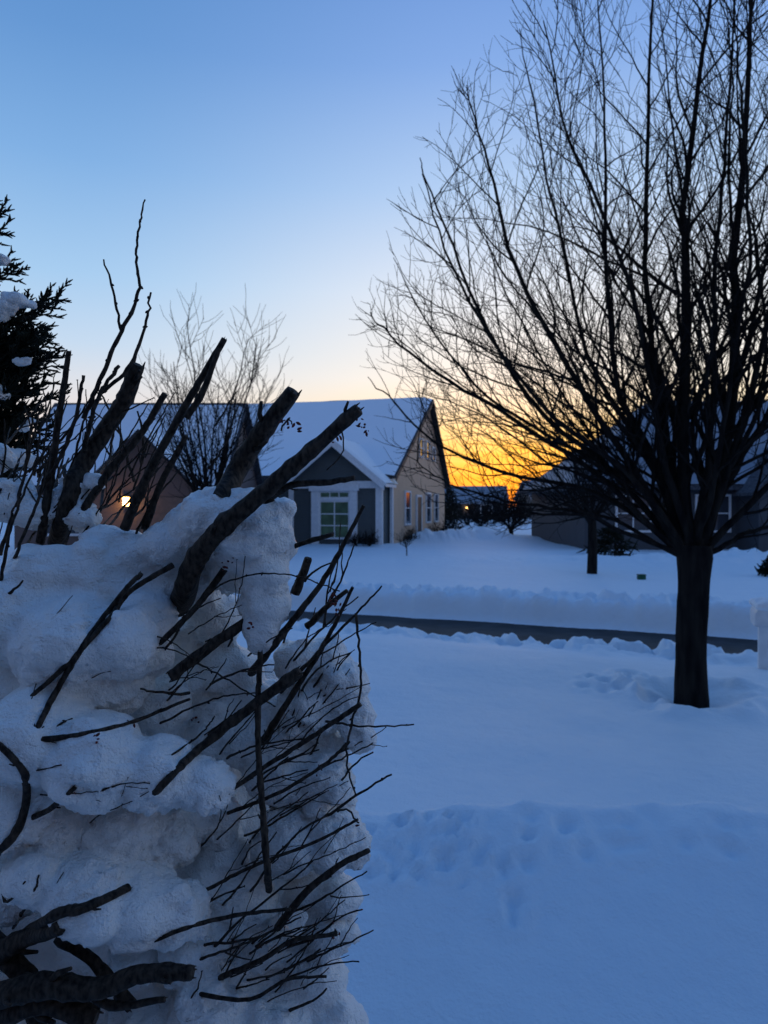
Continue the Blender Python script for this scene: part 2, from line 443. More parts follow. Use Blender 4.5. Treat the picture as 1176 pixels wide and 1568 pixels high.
def window(parent, name, axis, c, z0, z1, w, plane, mat=None, nx_=2, nz_=2, out=1):
    mat = mat or M_glass
    fr = Parts(); gl = Parts(); t = 0.09
    def bx(p, a0, a1, zz0, zz1, d0, d1):
        if axis == 'y': p.box(a0, a1, plane - d1, plane - d0, zz0, zz1)
        else: p.box(plane + d0, plane + d1, a0, a1, zz0, zz1)
    bx(gl, c - w / 2, c + w / 2, z0, z1, -0.02, 0.025)
    bx(fr, c - w / 2 - t, c - w / 2, z0 - t, z1 + t, -0.01, 0.07)
    bx(fr, c + w / 2, c + w / 2 + t, z0 - t, z1 + t, -0.01, 0.07)
    bx(fr, c - w / 2, c + w / 2, z1, z1 + t, -0.01, 0.068)
    bx(fr, c - w / 2, c + w / 2, z0 - t, z0, -0.01, 0.09)
    for k in range(1, nx_):
        xx = c - w / 2 + w * k / nx_
        bx(fr, xx - 0.025, xx + 0.025, z0, z1, 0.0, 0.05)
    for k in range(1, nz_):
        zc = z0 + (z1 - z0) * k / nz_
        bx(fr, c - w / 2, c + w / 2, zc - 0.025, zc + 0.025, 0.0, 0.045)
    gl.make(name + "_glass", mat, parent); fr.make(name + "_frame", M_white, parent)

def gable_body(p, x0, x1, y0, y1, ez, ry, rz):
    v = [(x0, y0, -0.5), (x1, y0, -0.5), (x1, y1, -0.5), (x0, y1, -0.5), (x0, y0, ez), (x1, y0, ez), (x1, y1, ez), (x0, y1, ez), (x0, ry, rz), (x1, ry, rz)]
    p.poly(v, [(0, 1, 5, 4), (2, 3, 7, 6), (1, 2, 6, 9, 5), (3, 0, 4, 8, 7)])

def gable_front(p, x0, x1, y0, y1, ez, rx, rz):
    v = [(x0, y0, -0.5), (x1, y0, -0.5), (x1, y1, -0.5), (x0, y1, -0.5), (x0, y0, ez), (x1, y0, ez), (x1, y1, ez), (x0, y1, ez), (rx, y0, rz), (rx, y1, rz)]
    p.poly(v, [(0, 1, 5, 8, 4), (1, 2, 6, 5), (2, 3, 7, 9, 6), (3, 0, 4, 7)])

# ------------------------------------------------------------------ centre house
hc = empty("ranch_house", (0.35, 35, 0), -math.radians(15))
EZ, RY, RZ = 3.3, 8.6, 7.9
b = Parts(); gable_body(b, -12, 0, 0, 14, EZ, RY, RZ)
o = b.make("walls", M_tan, hc)
o.data.materials.append(M_grey)
o.data.polygons[0].material_index = 1
sl_f = (RZ - EZ) / RY; sl_b = (RZ - EZ) / (14 - RY)
ov = 0.4
rf_ = Parts()
slab(rf_, [(-12.3, -ov, EZ - ov * sl_f), (0.3, -ov, EZ - ov * sl_f), (0.3, RY, RZ), (-12.3, RY, RZ)], 0.14)
slab(rf_, [(0.3, 14 + ov, EZ - ov * sl_b), (-12.3, 14 + ov, EZ - ov * sl_b), (-12.3, RY + 0.003, RZ), (0.3, RY + 0.003, RZ)], 0.14)
rf_.make("roof", M_darktrim, hc)
snow_slab("roof_snow_front", [(-12.28, -ov, EZ - ov * sl_f + .14), (0.24, -ov, EZ - ov * sl_f + .14), (0.24, RY, RZ + .14), (-12.28, RY, RZ + .14)], 0.16, hc, 3)
snow_slab("roof_snow_back", [(0.24, 14 + ov, EZ - ov * sl_b + .14), (-12.28, 14 + ov, EZ - ov * sl_b + .14), (-12.28, RY, RZ + .14), (0.24, RY, RZ + .14)], 0.16, hc, 4)
rk = Parts()
for (ya, za, yb, zb) in ((-ov, EZ - ov * sl_f, RY, RZ), (14 + ov, EZ - ov * sl_b, RY, RZ)):
    rk.poly([(0.31, ya, za - .12), (0.31, yb, zb - .12), (0.31, yb, zb + .13), (0.31, ya, za + .13), (0.35, ya, za - .12), (0.35, yb, zb - .12), (0.35, yb, zb + .13), (0.35, ya, za + .13)],
            [(0, 1, 2, 3), (7, 6, 5, 4), (3, 2, 6, 7), (4, 5, 1, 0), (0, 3, 7, 4), (1, 5, 6, 2)])
rk.make("rake_boards", M_darktrim, hc)
b = Parts(); gable_front(b, -4.6, -0.15, -1.3, 0.1, 2.95, -2.38, 4.75); b.make("front_bay_walls", M_grey, hc)
s2 = (4.75 - 2.95) / 2.225
rr_ = Parts()
slab(rr_, [(-4.95, -1.75, 2.95 - .35 * s2), (-2.38, -1.75, 4.75 + .03), (-2.38, 3.2, 4.78), (-4.95, 0.2, 2.95 - .35 * s2)], 0.12)
slab(rr_, [(-2.377, -1.75, 4.78), (0.2, -1.75, 2.95 - .35 * s2), (0.2, 0.2, 2.95 - .35 * s2), (-2.377, 3.2, 4.78)], 0.12)
rr_.make("front_bay_roof", M_white, hc)
snow_slab("front_bay_snow_left", [(-4.95, -1.75, 2.95 - .35 * s2 + .13), (-4.95, 0.6, 2.95 - .35 * s2 + .13), (-2.38, 3.6, 4.91), (-2.38, -1.75, 4.91)], 0.14, hc, 6)
snow_slab("front_bay_snow_right", [(0.2, 0.6, 2.95 - .35 * s2 + .13), (0.2, -1.75, 2.95 - .35 * s2 + .13), (-2.38, -1.75, 4.91), (-2.38, 3.6, 4.91)], 0.14, hc, 7)
t = Parts()
t.box(-0.40, -0.10, -1.36, -1.10, -0.3, 2.88)
t.box(-4.66, -4.42, -1.36, -1.10, -0.3, 2.88)
t.box(-4.42, -0.40, -1.38, -1.26, 2.62, 2.95)
t.box(-3.50, -3.15, -1.44, -1.30, -0.3, 2.62)
t.box(-1.62, -1.27, -1.44, -1.30, -0.3, 2.62)
t.box(-3.60, -1.17, -1.50, -1.39, 2.50, 2.80)
t.box(-3.15, -1.62, -1.40, -1.30, 2.05, 2.17)
t.make("white_trim", M_white, hc)
g = Parts()
for sgn in (-1, 1):
    x1_ = -2.38 + sgn * 2.5; z1_ = 2.95 - .28 * s2
    g.poly([(-2.38, -1.78, 4.55), (x1_, -1.78, z1_ - .22), (x1_, -1.78, z1_), (-2.38, -1.78, 4.78), (-2.38, -1.74, 4.55), (x1_, -1.74, z1_ - .22), (x1_, -1.74, z1_), (-2.38, -1.74, 4.78)],
           [(0, 1, 2, 3), (7, 6, 5, 4), (3, 2, 6, 7), (4, 5, 1, 0)])
g.make("gable_rake", M_white, hc)
window(hc, "bay_window", 'y', -2.385, 0.35, 1.98, 1.35, -1.3, M_glassg, 2, 3)
window(hc, "bay_transom", 'y', -2.385, 2.22, 2.42, 1.35, -1.3, M_glassg, 3, 1)
window(hc, "front_window", 'y', -6.6, 0.8, 2.3, 1.3, 0, M_glass, 2, 2)
window(hc, "front_window_b", 'y', -9.6, 0.8, 2.3, 1.3, 0, M_glass, 2, 2)
for nm, cy, z0, z1, ww in (("side_window_a", 3.3, 0.9, 2.5, 1.1), ("side_window_b", 8.6, 0.9, 2.5, 1.2), ("side_window_c", 11.0, 0.9, 2.5, 1.1),
                          ("upper_window_a", 6.6, 4.6, 5.5, 0.8), ("upper_window_b", 8.4, 4.6, 5.5, 0.8), ("upper_window_c", 10.2, 4.6, 5.3, 0.7)):
    window(hc, nm, 'x', cy, z0, z1, ww, 0.0, M_glass, 1, 2)
d = Parts(); d.box(0.0, 0.06, 5.4, 6.5, 0.1, 2.3); d.make("side_door", M_door, hc)
d = Parts(); d.box(0.0, 0.09, 5.28, 5.4, 0.1, 2.42); d.box(0.0, 0.09, 6.5, 6.62, 0.1, 2.42); d.box(0.0, 0.088, 5.4, 6.5, 2.3, 2.42)
d.box(-0.06, 0.06, -0.06, 0.2, -0.3, 3.15); d.make("side_door_frame", M_white, hc)

# ------------------------------------------------------------------ left house
hl = empty("neighbor_house", (0, 0, 0), 0)
b = Parts(); gable_body(b, -13.5, -6.0, 27, 35, 2.7, 31, 6.0); b.make("walls", M_brown, hl)
sf = 3.3 / 4
r_ = Parts()
slab(r_, [(-13.8, 26.6, 2.7 - .4 * sf), (-5.7, 26.6, 2.7 - .4 * sf), (-5.7, 31, 6.0), (-13.8, 31, 6.0)], 0.12)
slab(r_, [(-5.7, 35.4, 2.7 - .4 * sf), (-13.8, 35.4, 2.7 - .4 * sf), (-13.8, 31.003, 6.0), (-5.7, 31.003, 6.0)], 0.12)
r_.make("roof", M_shingle, hl)
snow_slab("roof_snow_front", [(-13.7, 26.6, 2.7 - .4 * sf + .12), (-5.8, 26.6, 2.7 - .4 * sf + .12), (-5.8, 30.7, 5.88), (-13.7, 30.7, 5.88)], 0.14, hl, 12)
snow_slab("roof_snow_back", [(-5.8, 35.4, 2.7 - .4 * sf + .12), (-13.7, 35.4, 2.7 - .4 * sf + .12), (-13.7, 31.3, 5.88), (-5.8, 31.3, 5.88)], 0.14, hl, 13)
b = Parts(); gable_front(b, -10.1, -6.6, 25.5, 27.1, 2.55, -8.35, 4.3); b.make("garage_walls", M_brown, hl)
r_ = Parts()
slab(r_, [(-10.45, 25.1, 2.2), (-8.35, 25.1, 4.3), (-8.35, 29.2, 4.3), (-10.45, 27.2, 2.2)], 0.12)
slab(r_, [(-8.347, 25.1, 4.3), (-6.25, 25.1, 2.2), (-6.25, 27.2, 2.2), (-8.347, 29.2, 4.3)], 0.12)
r_.make("garage_roof", M_darktrim, hl)
snow_slab("garage_snow_left", [(-10.4, 25.15, 2.37), (-10.4, 27.4, 2.37), (-8.35, 29.5, 4.42), (-8.35, 25.15, 4.42)], 0.13, hl, 14)
snow_slab("garage_snow_right", [(-6.3, 27.4, 2.37), (-6.3, 25.15, 2.37), (-8.35, 25.15, 4.42), (-8.35, 29.5, 4.42)], 0.13, hl, 15)
gd = Parts(); gd.box(-8.5, -6.9, 25.42, 25.5, 0, 2.1)
for k in range(1, 4): gd.box(-8.5, -6.9, 25.40, 25.42, 0.52 * k, 0.52 * k + .03)
gd.make("garage_door", M_taupe, hl)
window(hl, "front_window", 'y', -11.8, 0.8, 2.1, 1.4, 27.0, M_glass, 2, 2)
LXc = (194 - 588) / FPX * 25.36
lm = Parts(); lm.box(LXc - .09, LXc + .09, 25.24, 25.40, 1.80, 2.1); lm.make("porch_lamp_glass", M_lamp, hl)
lm = Parts(); lm.box(LXc - .11, LXc + .11, 25.22, 25.5, 2.1, 2.15); lm.box(LXc - .10, LXc + .10, 25.23, 25.5, 1.76, 1.80); lm.make("porch_lamp_frame", M_darktrim, hl)
pl = bpy.data.lights.new("porch_light", 'POINT'); pl.energy = 16; pl.color = (1, .55, .2); pl.shadow_soft_size = 0.08
po = bpy.data.objects.new("porch_light", pl); po.location = (LXc, 25.0, 1.95); scene.collection.objects.link(po); po.parent = hl

# ------------------------------------------------------------------ right house (hip roof)
hr = empty("hip_roof_house", (0, 0, 0), 0)
b = Parts(); b.box(8.3, 25.5, 30.6, 41.6, -0.5, 2.75); b.make("walls", M_slate, hr)
r_ = Parts()
A_, B_, C_, D_ = (7.7, 30.0, 2.6), (26.1, 30.0, 2.6), (26.1, 42.2, 2.6), (7.7, 42.2, 2.6)
E_, F_ = (13.0, 36.0, 6.9), (21, 36.0, 6.9)
r_.poly([A_, B_, C_, D_, E_, F_], [(0, 1, 5, 4), (1, 2, 5), (2, 3, 4, 5), (3, 0, 4), (3, 2, 1, 0)])
r_.poly(*boxv(7.6, 26.2, 29.9, 30.0, 2.45, 2.62)); r_.poly(*boxv(7.6, 7.7, 30.0, 42.2, 2.45, 2.62))
r_.make("roof", M_shingle, hr)
M_thinshade = snow_mat("thin_shaded_roof_snow", [(1.5, 0.05, 0.4), (20, 0.01, 0.3)], col=(0.30, 0.34, 0.40), col2=(0.14, 0.17, 0.21))  # patchy snow over shingles, colour darkened for facing away from the sunset
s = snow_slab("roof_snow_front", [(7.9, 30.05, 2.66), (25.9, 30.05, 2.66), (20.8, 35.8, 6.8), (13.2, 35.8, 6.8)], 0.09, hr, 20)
s.data.materials[0] = M_thinshade
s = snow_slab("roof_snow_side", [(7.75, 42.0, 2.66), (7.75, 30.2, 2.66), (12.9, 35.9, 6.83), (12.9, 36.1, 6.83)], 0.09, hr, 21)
s.data.materials[0] = M_thinshade
for k, cx in enumerate((10.3, 13.6, 19.6, 23.2)):
    window(hr, "front_window_" + "abcd"[k], 'y', cx, 0.8, 2.2, 1.3, 30.6, M_glass, 2, 2)
d = Parts(); d.box(16.1, 17.1, 28.72, 28.8, 0, 2.1); d.make("front_door", M_door, hr)
b = Parts(); gable_front(b, 14.6, 18.6, 28.8, 30.7, 2.5, 16.6, 4.2); b.make("porch_walls", M_slate, hr)
r_ = Parts()
slab(r_, [(14.2, 28.5, 2.2), (16.6, 28.5, 4.25), (16.6, 32, 4.25), (14.2, 30.2, 2.2)], .12)
slab(r_, [(16.603, 28.5, 4.25), (19.0, 28.5, 2.2), (19.0, 30.2, 2.2), (16.603, 32, 4.25)], .12)
r_.make("porch_roof", M_shingle, hr)

hb = empty("unseen_shade_house", (0, 0, 0), 0)  # added house behind the camera, out of view, to shade the near side
b = Parts(); gable_body(b, -9, 6, -11, -2.4, 2.8, -6.7, 6.0); b.make("walls", M_brick, hb)
r_ = Parts(); sf = 3.2 / 4.3
slab(r_, [(-9.4, -11.5, 2.8 - .5 * sf), (6.4, -11.5, 2.8 - .5 * sf), (6.4, -6.703, 6.0), (-9.4, -6.703, 6.0)], .15)
slab(r_, [(6.4, -1.9, 2.8 - .5 * sf), (-9.4, -1.9, 2.8 - .5 * sf), (-9.4, -6.697, 6.0), (6.4, -6.697, 6.0)], .15)
r_.make("roof", M_shingle, hb)
for k, cx in enumerate((-6, -3, 3.4)):
    pf = Parts(); pf.box(cx - .6, cx + .6, -2.42, -2.37, .9, 2.1); pf.make("window_glass_" + "abc"[k], M_glass, hb)
    pf = Parts(); pf.box(cx - .7, cx - .6, -2.42, -2.33, .8, 2.2); pf.box(cx + .6, cx + .7, -2.42, -2.33, .8, 2.2); pf.box(cx - .6, cx + .6, -2.42, -2.335, 2.1, 2.2); pf.box(cx - .6, cx + .6, -2.42, -2.32, .8, .9); pf.make("window_frame_" + "abc"[k], M_white, hb)
pf = Parts(); pf.box(-.1, .9, -2.42, -2.36, 0.1, 2.15); pf.make("front_door", M_door, hb)

for (cx, cy, ww, hh, col) in ((9.5, 85, 9, 4.0, M_slate), (-6, 92, 12, 5, M_grey), (25, 95, 12, 5, M_slate), (-35, 80, 12, 5.5, M_grey), (48, 70, 12, 5, M_brown)):
    e = empty("distant_house", (cx, cy, 0), random.uniform(-.3, .3))
    b = Parts(); gable_body(b, -ww / 2, ww / 2, 0, 8, hh * .55, 4, hh); b.make("walls", col, e)
    r_ = Parts(); sf = hh * .45 / 4
    slab(r_, [(-ww / 2 - .3, -.4, hh * .55 - .4 * sf), (ww / 2 + .3, -.4, hh * .55 - .4 * sf), (ww / 2 + .3, 4, hh), (-ww / 2 - .3, 4, hh)], .2)
    slab(r_, [(ww / 2 + .3, 8.4, hh * .55 - .4 * sf), (-ww / 2 - .3, 8.4, hh * .55 - .4 * sf), (-ww / 2 - .3, 4.003, hh), (ww / 2 + .3, 4.003, hh)], .2)
    r_.make("roof", M_thinshade, e)
    window(e, "window_a", 'y', -ww / 4, .7, 1.9, 1.2, 0); window(e, "window_b", 'y', ww / 4, .7, 1.9, 1.2, 0)
    if cx == 9.5:
        lm = Parts(); lm.box(-.10, .10, -.3, -.05, 1.5, 1.7); lm.make("porch_lamp_glass", M_lamp, e)

# ------------------------------------------------------------------ trees
def nrmz(v): return v / (math.sqrt(v[0] * v[0] + v[1] * v[1] + v[2] * v[2]) + 1e-12)
def cross(a, b): return np.array([a[1] * b[2] - a[2] * b[1], a[2] * b[0] - a[0] * b[2], a[0] * b[1] - a[1] * b[0]])

def grow(rng, p, d, length, nseg, up=0.15, wander=0.12, inside=None):
    pts = [p]; step = length / nseg; d = nrmz(d)
    W = rng.normal(0, wander, (nseg, 3)); W[:, 2] += up / nseg * 3
    for k in range(nseg):
        d = nrmz(d + W[k])
        p = p + d * step
        pts.append(p)
        if inside is not None and not inside(p): break
    return np.array(pts)

def children(rng, parent, rad, n, t0, t1, ang, lenf, nseg, up, wander, rfac, rtip, inside, rmin):
    out = []
    m = len(parent) - 1
    if m < 2: return out
    phi = rng.uniform(0, 6.28)
    for k in range(n):
        t = t0 + (t1 - t0) * (k + rng.uniform(0, 1)) / n
        u = t * m; i = min(int(u), m - 1); f = u - i
        p = parent[i] * (1 - f) + parent[i + 1] * f
        r = (rad[i] * (1 - f) + rad[i + 1] * f)
        tan = nrmz(parent[i + 1] - parent[i])
        phi += 2.4 + rng.normal(0, .4)
        ref = np.array([1.0, 0, 0]) if abs(tan[2]) > .8 else np.array([0, 0, 1.0])
        a = nrmz(cross(tan, ref)); b = cross(tan, a)
        side = a * math.cos(phi) + b * math.sin(phi)
        an = math.radians(ang * rng.uniform(.7, 1.3))
        d = tan * math.cos(an) + side * math.sin(an)
        L_ = lenf(t) * rng.uniform(.65, 1.25)
        pts = grow(rng, p, d, L_, nseg, up, wander, inside)
        if len(pts) < 3: continue
        r0 = max(min(r * rfac, r * .9), rmin)
        rr = np.linspace(r0, rtip, len(pts))
        out.append((pts, rr))
    return out

rng = np.random.default_rng(3)
TB = TREE
prof_z = [1.3, 1.6, 2.0, 2.6, 3.3, 4.3, 5.2, 6.0, 6.6, 7.5, 8.6]
prof_r = [0.9, 2.1, 2.85, 3.1, 3.2, 2.95, 2.55, 2.15, 1.8, 1.2, 0.1]
def inside_main(p):
    r = math.hypot(p[0] - TB[0], (p[1] - TB[1]) * 1.15)
    if p[2] < 1.35: return False
    return r < np.interp(p[2], prof_z, prof_r) * (1 + rng.normal(0, .04))
T = Tubes()
trunk = np.array([P(1059, 1075, 7), P(1058, 1040, 7), P(1058, 980, 7), P(1061, 920, 7), P(1063, 870, 7), P(1064, 835, 7)])
trunk[0, 2] -= .25
trunk = catmull(trunk, 18)
tr = np.interp(np.linspace(0, 1, 18), [0, .15, .3, .7, .9, 1], [.175, .155, .14, .145, .165, .15])
tr2 = tr[:, None] * (1 + .04 * rng.normal(0, 1, 16)[None, :] + .015 * rng.normal(0, 1, (18, 16)))
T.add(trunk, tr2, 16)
LD = [
 ([(1066, 850), (1100, 720), (1126, 540), (1138, 300), (1150, 50), (1150, -150)], .085, .3),
 ([(1056, 850), (1046, 680), (1048, 450), (1040, 300), (1068, 50), (1080, -120)], .075, -.2),
 ([(1050, 850), (1000, 715), (940, 600), (915, 420), (905, 200), (890, -20)], .052, .5),
 ([(1045, 848), (965, 715), (870, 570), (800, 420), (755, 260), (722, 130)], .046, -.4),
 ([(1042, 848), (940, 725), (810, 610), (715, 440), (655, 290), (640, 240)], .038, .7),
 ([(1042, 848), (930, 745), (790, 650), (670, 570), (585, 500), (560, 470)], .034, 0.),
 ([(1045, 845), (910, 750), (780, 720), (670, 670), (590, 590), (565, 560)], .028, .9),
 ([(1045, 850), (900, 790), (780, 765), (690, 740), (620, 690)], .024, -.5),
 ([(1058, 845), (1015, 650), (985, 450), (985, 220), (1000, -20), (1010, -140)], .05, 1.0),
 ([(1062, 840), (1085, 650), (1080, 430), (1100, 180), (1110, -60)], .042, -.8),
 ([(1060, 845), (1020, 690), (1000, 560), (950, 380), (870, 200), (830, 20)], .042, -1.1),
 ([(1055, 845), (990, 700), (900, 540), (860, 360), (820, 160), (800, 50)], .036, 1.3),
 ([(1050, 845), (980, 740), (860, 640), (760, 520), (690, 380), (655, 260)], .034, -1.0),
 ([(1050, 845), (960, 740), (830, 670), (720, 600), (640, 480), (600, 400)], .030, 1.4),
 ([(1072, 850), (1120, 720), (1190, 600), (1250, 430), (1310, 220)], .05, .2),
 ([(1075, 850), (1150, 760), (1260, 680), (1380, 560), (1440, 420)], .04, -.4),
 ([(1078, 852), (1170, 800), (1290, 760), (1420, 690)], .03, .6),
 ([(1070, 845), (1140, 650), (1200, 430), (1240, 200), (1250, 0)], .045, -1.0),
 ([(1070, 845), (1110, 650), (1160, 430), (1190, 200), (1200, 0)], .04, 1.3),
 ([(1062, 845), (1040, 720), (1050, 560), (1060, 350), (1040, 120), (1020, 0)], .035, 1.9),
 ([(1062, 845), (1090, 740), (1120, 560), (1150, 350), (1130, 120), (1120, 0)], .035, -1.4),
 ([(1050, 848), (960, 760), (850, 720), (740, 640), (640, 600)], .026, 2.0),
 ([(1050, 848), (1000, 760), (930, 700), (840, 560), (770, 420), (730, 300)], .030, 2.2),
 ([(1052, 852), (985, 790), (900, 770), (800, 790), (720, 800)], .02, 1.6),
 ([(1048, 855), (930, 800), (820, 790), (730, 765), (660, 740)], .022, .4),
]
lead = []
for pp, r0, dy in LD:
    n = len(pp); pts = []
    for k, (px, py) in enumerate(pp):
        t = k / (n - 1)
        pts.append(P(px, py, 7 + dy * t ** 1.0))
    pts = catmull(pts, 26)
    pts[2:] += np.cumsum(rng.normal(0, .012, (24, 3)), 0)
    rr = r0 * (1 - np.linspace(0, 1, 26) ** 0.75 * 0.93) + .002
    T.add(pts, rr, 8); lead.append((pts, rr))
l1 = []
for pts, rr in lead:
    Ltot = np.linalg.norm(np.diff(pts, axis=0), axis=1).sum()
    l1 += children(rng, pts, rr, int(4.2 * Ltot), .1, 1, 36, lambda t: .36 * Ltot * (1 - .55 * t) + .2, 11, .14, .105, .5, .002, inside_main, .0054)
for p, r in l1: T.add(p, r, 5)
l2 = []
for pts, rr in l1:
    Ltot = np.linalg.norm(np.diff(pts, axis=0), axis=1).sum()
    l2 += children(rng, pts, rr, max(2, int(5.8 * Ltot)), .12, 1, 40, lambda t: .36 * Ltot * (1 - .4 * t) + .14, 7, .18, .13, .5, .0017, inside_main, .0036)
for p, r in l2: T.add(p, r, 3)
l3 = []
for pts, rr in l2:
    l3 += children(rng, pts, rr, 2, .2, .95, 42, lambda t: .19, 3, .22, .14, .7, .0015, inside_main, .0026)
for p, r in l3: T.add(p, r, 3)
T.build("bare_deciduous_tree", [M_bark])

def small_tree(name, base, trunk_h, trunk_r, height, spread, nlead, seed, thick=1.0, tilt=.6, dens=1.0, obj=True, T=None, l2dens=5):
    rng = np.random.default_rng(seed)
    own = T is None
    if own: T = Tubes()
    base = np.array(base, float)
    if trunk_h > 0:
        tp = np.array([base + (0, 0, -.3), base + (0.02, 0, trunk_h * .5), base + (0, 0, trunk_h)])
        T.add(catmull(tp, 7), np.linspace(trunk_r * 1.2, trunk_r * .9, 7), 9)
    top = base + (0, 0, trunk_h * .92)
    rem = height - trunk_h
    lv = []
    for k in range(nlead):
        az_ = k * 2.4 + rng.uniform(-.3, .3)
        ti = tilt * math.sqrt((k + .5) / nlead) * rng.uniform(.85, 1.15)
        d = np.array([math.cos(az_) * math.sin(ti * 1.6), math.sin(az_) * math.sin(ti * 1.6), math.cos(ti * 1.6)])
        Lk = rem * (1.0 - .45 * (ti / tilt) ** 2) * rng.uniform(.85, 1.05)
        Lk = min(Lk, spread / max(.15, abs(math.sin(ti * 1.3))))
        p = grow(rng, top + rng.normal(0, trunk_r * .4, 3), d, Lk, 12, .12, .06)
        rr = np.linspace(trunk_r * .45 * rng.uniform(.6, 1), .005 * thick, len(p))
        T.add(p, rr, 5); lv.append((p, rr, Lk))
    for p, rr, Lk in lv:
        c1 = children(rng, p, rr, int(11 * dens), .1, 1, 36, lambda t: .4 * Lk * (1 - .6 * t) + .15, 6, .16, .09, .55, .003 * thick, None, .005 * thick)
        for a, b in c1:
            T.add(a, b, 3)
            c2 = children(rng, a, b, int(l2dens * dens), .15, 1, 40, lambda t: .16 * Lk * (1 - .4 * t) + .1, 3, .2, .12, .7, .0025 * thick, None, .0038 * thick)
            for e, f in c2: T.add(e, f, 3)
    if own: return T.build(name, [M_bark])

b_ = P(906, 876, 20); small_tree("bare_deciduous_tree", (b_[0], b_[1], 0), 1.5, .12, 5.0, 2.1, 16, 31, 1.5, .75, .9)
b_ = P(318, 830, 22); small_tree("bare_deciduous_tree", (b_[0], b_[1], 0), 1.6, .13, 7.6, 1.7, 17, 32, 2.0, .42)
b_ = P(782, 818, 46); small_tree("bare_shrub", (b_[0], b_[1], .1), .3, .14, 3.2, 2.2, 16, 33, 4.0, .8, .9)
b_ = P(622, 852, 26.5); small_tree("sapling", (b_[0], b_[1], 0), .35, .02, 1.0, .4, 8, 34, 1.0, .7, .6)

TD = Tubes(); rg = random.Random(9)
for k in range(42):
    x = -85 + 190 * k / 41 + rg.uniform(-2, 2); y = rg.uniform(92, 125)
    h_ = rg.uniform(2.8, 5.0)
    small_tree("", (x, y, 0), .4, .16, h_, h_ * .55, 8, 100 + k, 8.0, .8, .6, T=TD, l2dens=4)
for k in range(13):
    x = 5.5 + 14 * k / 12 + rg.uniform(-.5, .5); y = rg.uniform(58, 74)
    h_ = rg.uniform(2.4, 3.7)
    small_tree("", (x, y, 0), .2, .14, h_, h_ * .7, 9, 200 + k, 6.5, .9, .7, T=TD, l2dens=5)
TD.build("distant_treeline", [M_bark])

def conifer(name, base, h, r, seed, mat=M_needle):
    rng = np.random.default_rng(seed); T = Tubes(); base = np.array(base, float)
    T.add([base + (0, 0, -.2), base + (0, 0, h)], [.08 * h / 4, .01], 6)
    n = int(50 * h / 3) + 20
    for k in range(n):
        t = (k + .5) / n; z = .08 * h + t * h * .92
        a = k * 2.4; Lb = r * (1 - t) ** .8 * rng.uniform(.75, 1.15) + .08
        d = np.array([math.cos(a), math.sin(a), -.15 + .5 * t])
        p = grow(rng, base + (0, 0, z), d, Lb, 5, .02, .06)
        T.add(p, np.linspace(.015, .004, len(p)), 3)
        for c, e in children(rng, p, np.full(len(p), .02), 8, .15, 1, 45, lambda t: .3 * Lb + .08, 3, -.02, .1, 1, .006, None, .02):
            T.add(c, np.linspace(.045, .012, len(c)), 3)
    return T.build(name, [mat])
b_ = P(688, 806, 52); conifer("conifer_tree", (b_[0], b_[1], 0), 3.0, 1.3, 51)
b_ = P(935, 838, 27); conifer("conifer_shrub", (b_[0], b_[1], 0), 1.0, .9, 52)
b_ = P(1180, 862, 19); conifer("conifer_shrub", (b_[0] + .1, b_[1], 0), .45, .4, 53)
for k, (px, s_) in enumerate(((566, .5), (545, .4), (606, .55), (655, .8), (668, .9))):
    b_ = P(px, 833, 33.2 if px < 600 else 37 + (px - 600) * .12)
    x_, y_ = b_[0], b_[1]
    if px >= 600: x_ = b_[0] + .7
    small_tree("foundation_shrub", (x_, y_, 0), .05, .05, s_ * 1.3, s_, 10, 60 + k, 2.2, .9, .7)

# ------------------------------------------------------------------ snow lump meshes via voxel remesh
def ico_add(V, F, c, r, sub):
    V.append(sub[0] * np.asarray(r) + np.asarray(c)); F.append(sub[1] + ico_add.n); ico_add.n += len(sub[0])
import bmesh
bm = bmesh.new(); bmesh.ops.create_icosphere(bm, subdivisions=3, radius=1)
SUB = (np.array([v.co[:] for v in bm.verts]), np.array([[v.index for v in f.verts] for f in bm.faces])); bm.free()

def noise3(P_, s, seed):
    return (fbm(P_[:, 0] * s + P_[:, 2] * s * .37, P_[:, 1] * s - P_[:, 2] * s * .71, 3, seed) + fbm(P_[:, 2] * s + 3.1, P_[:, 0] * s * .8 - P_[:, 1] * s * .6, 3, seed + 7) + fbm(P_[:, 1] * s * .9 + 1.7, P_[:, 2] * s * .9 + 5, 3, seed + 3)) / 1.6

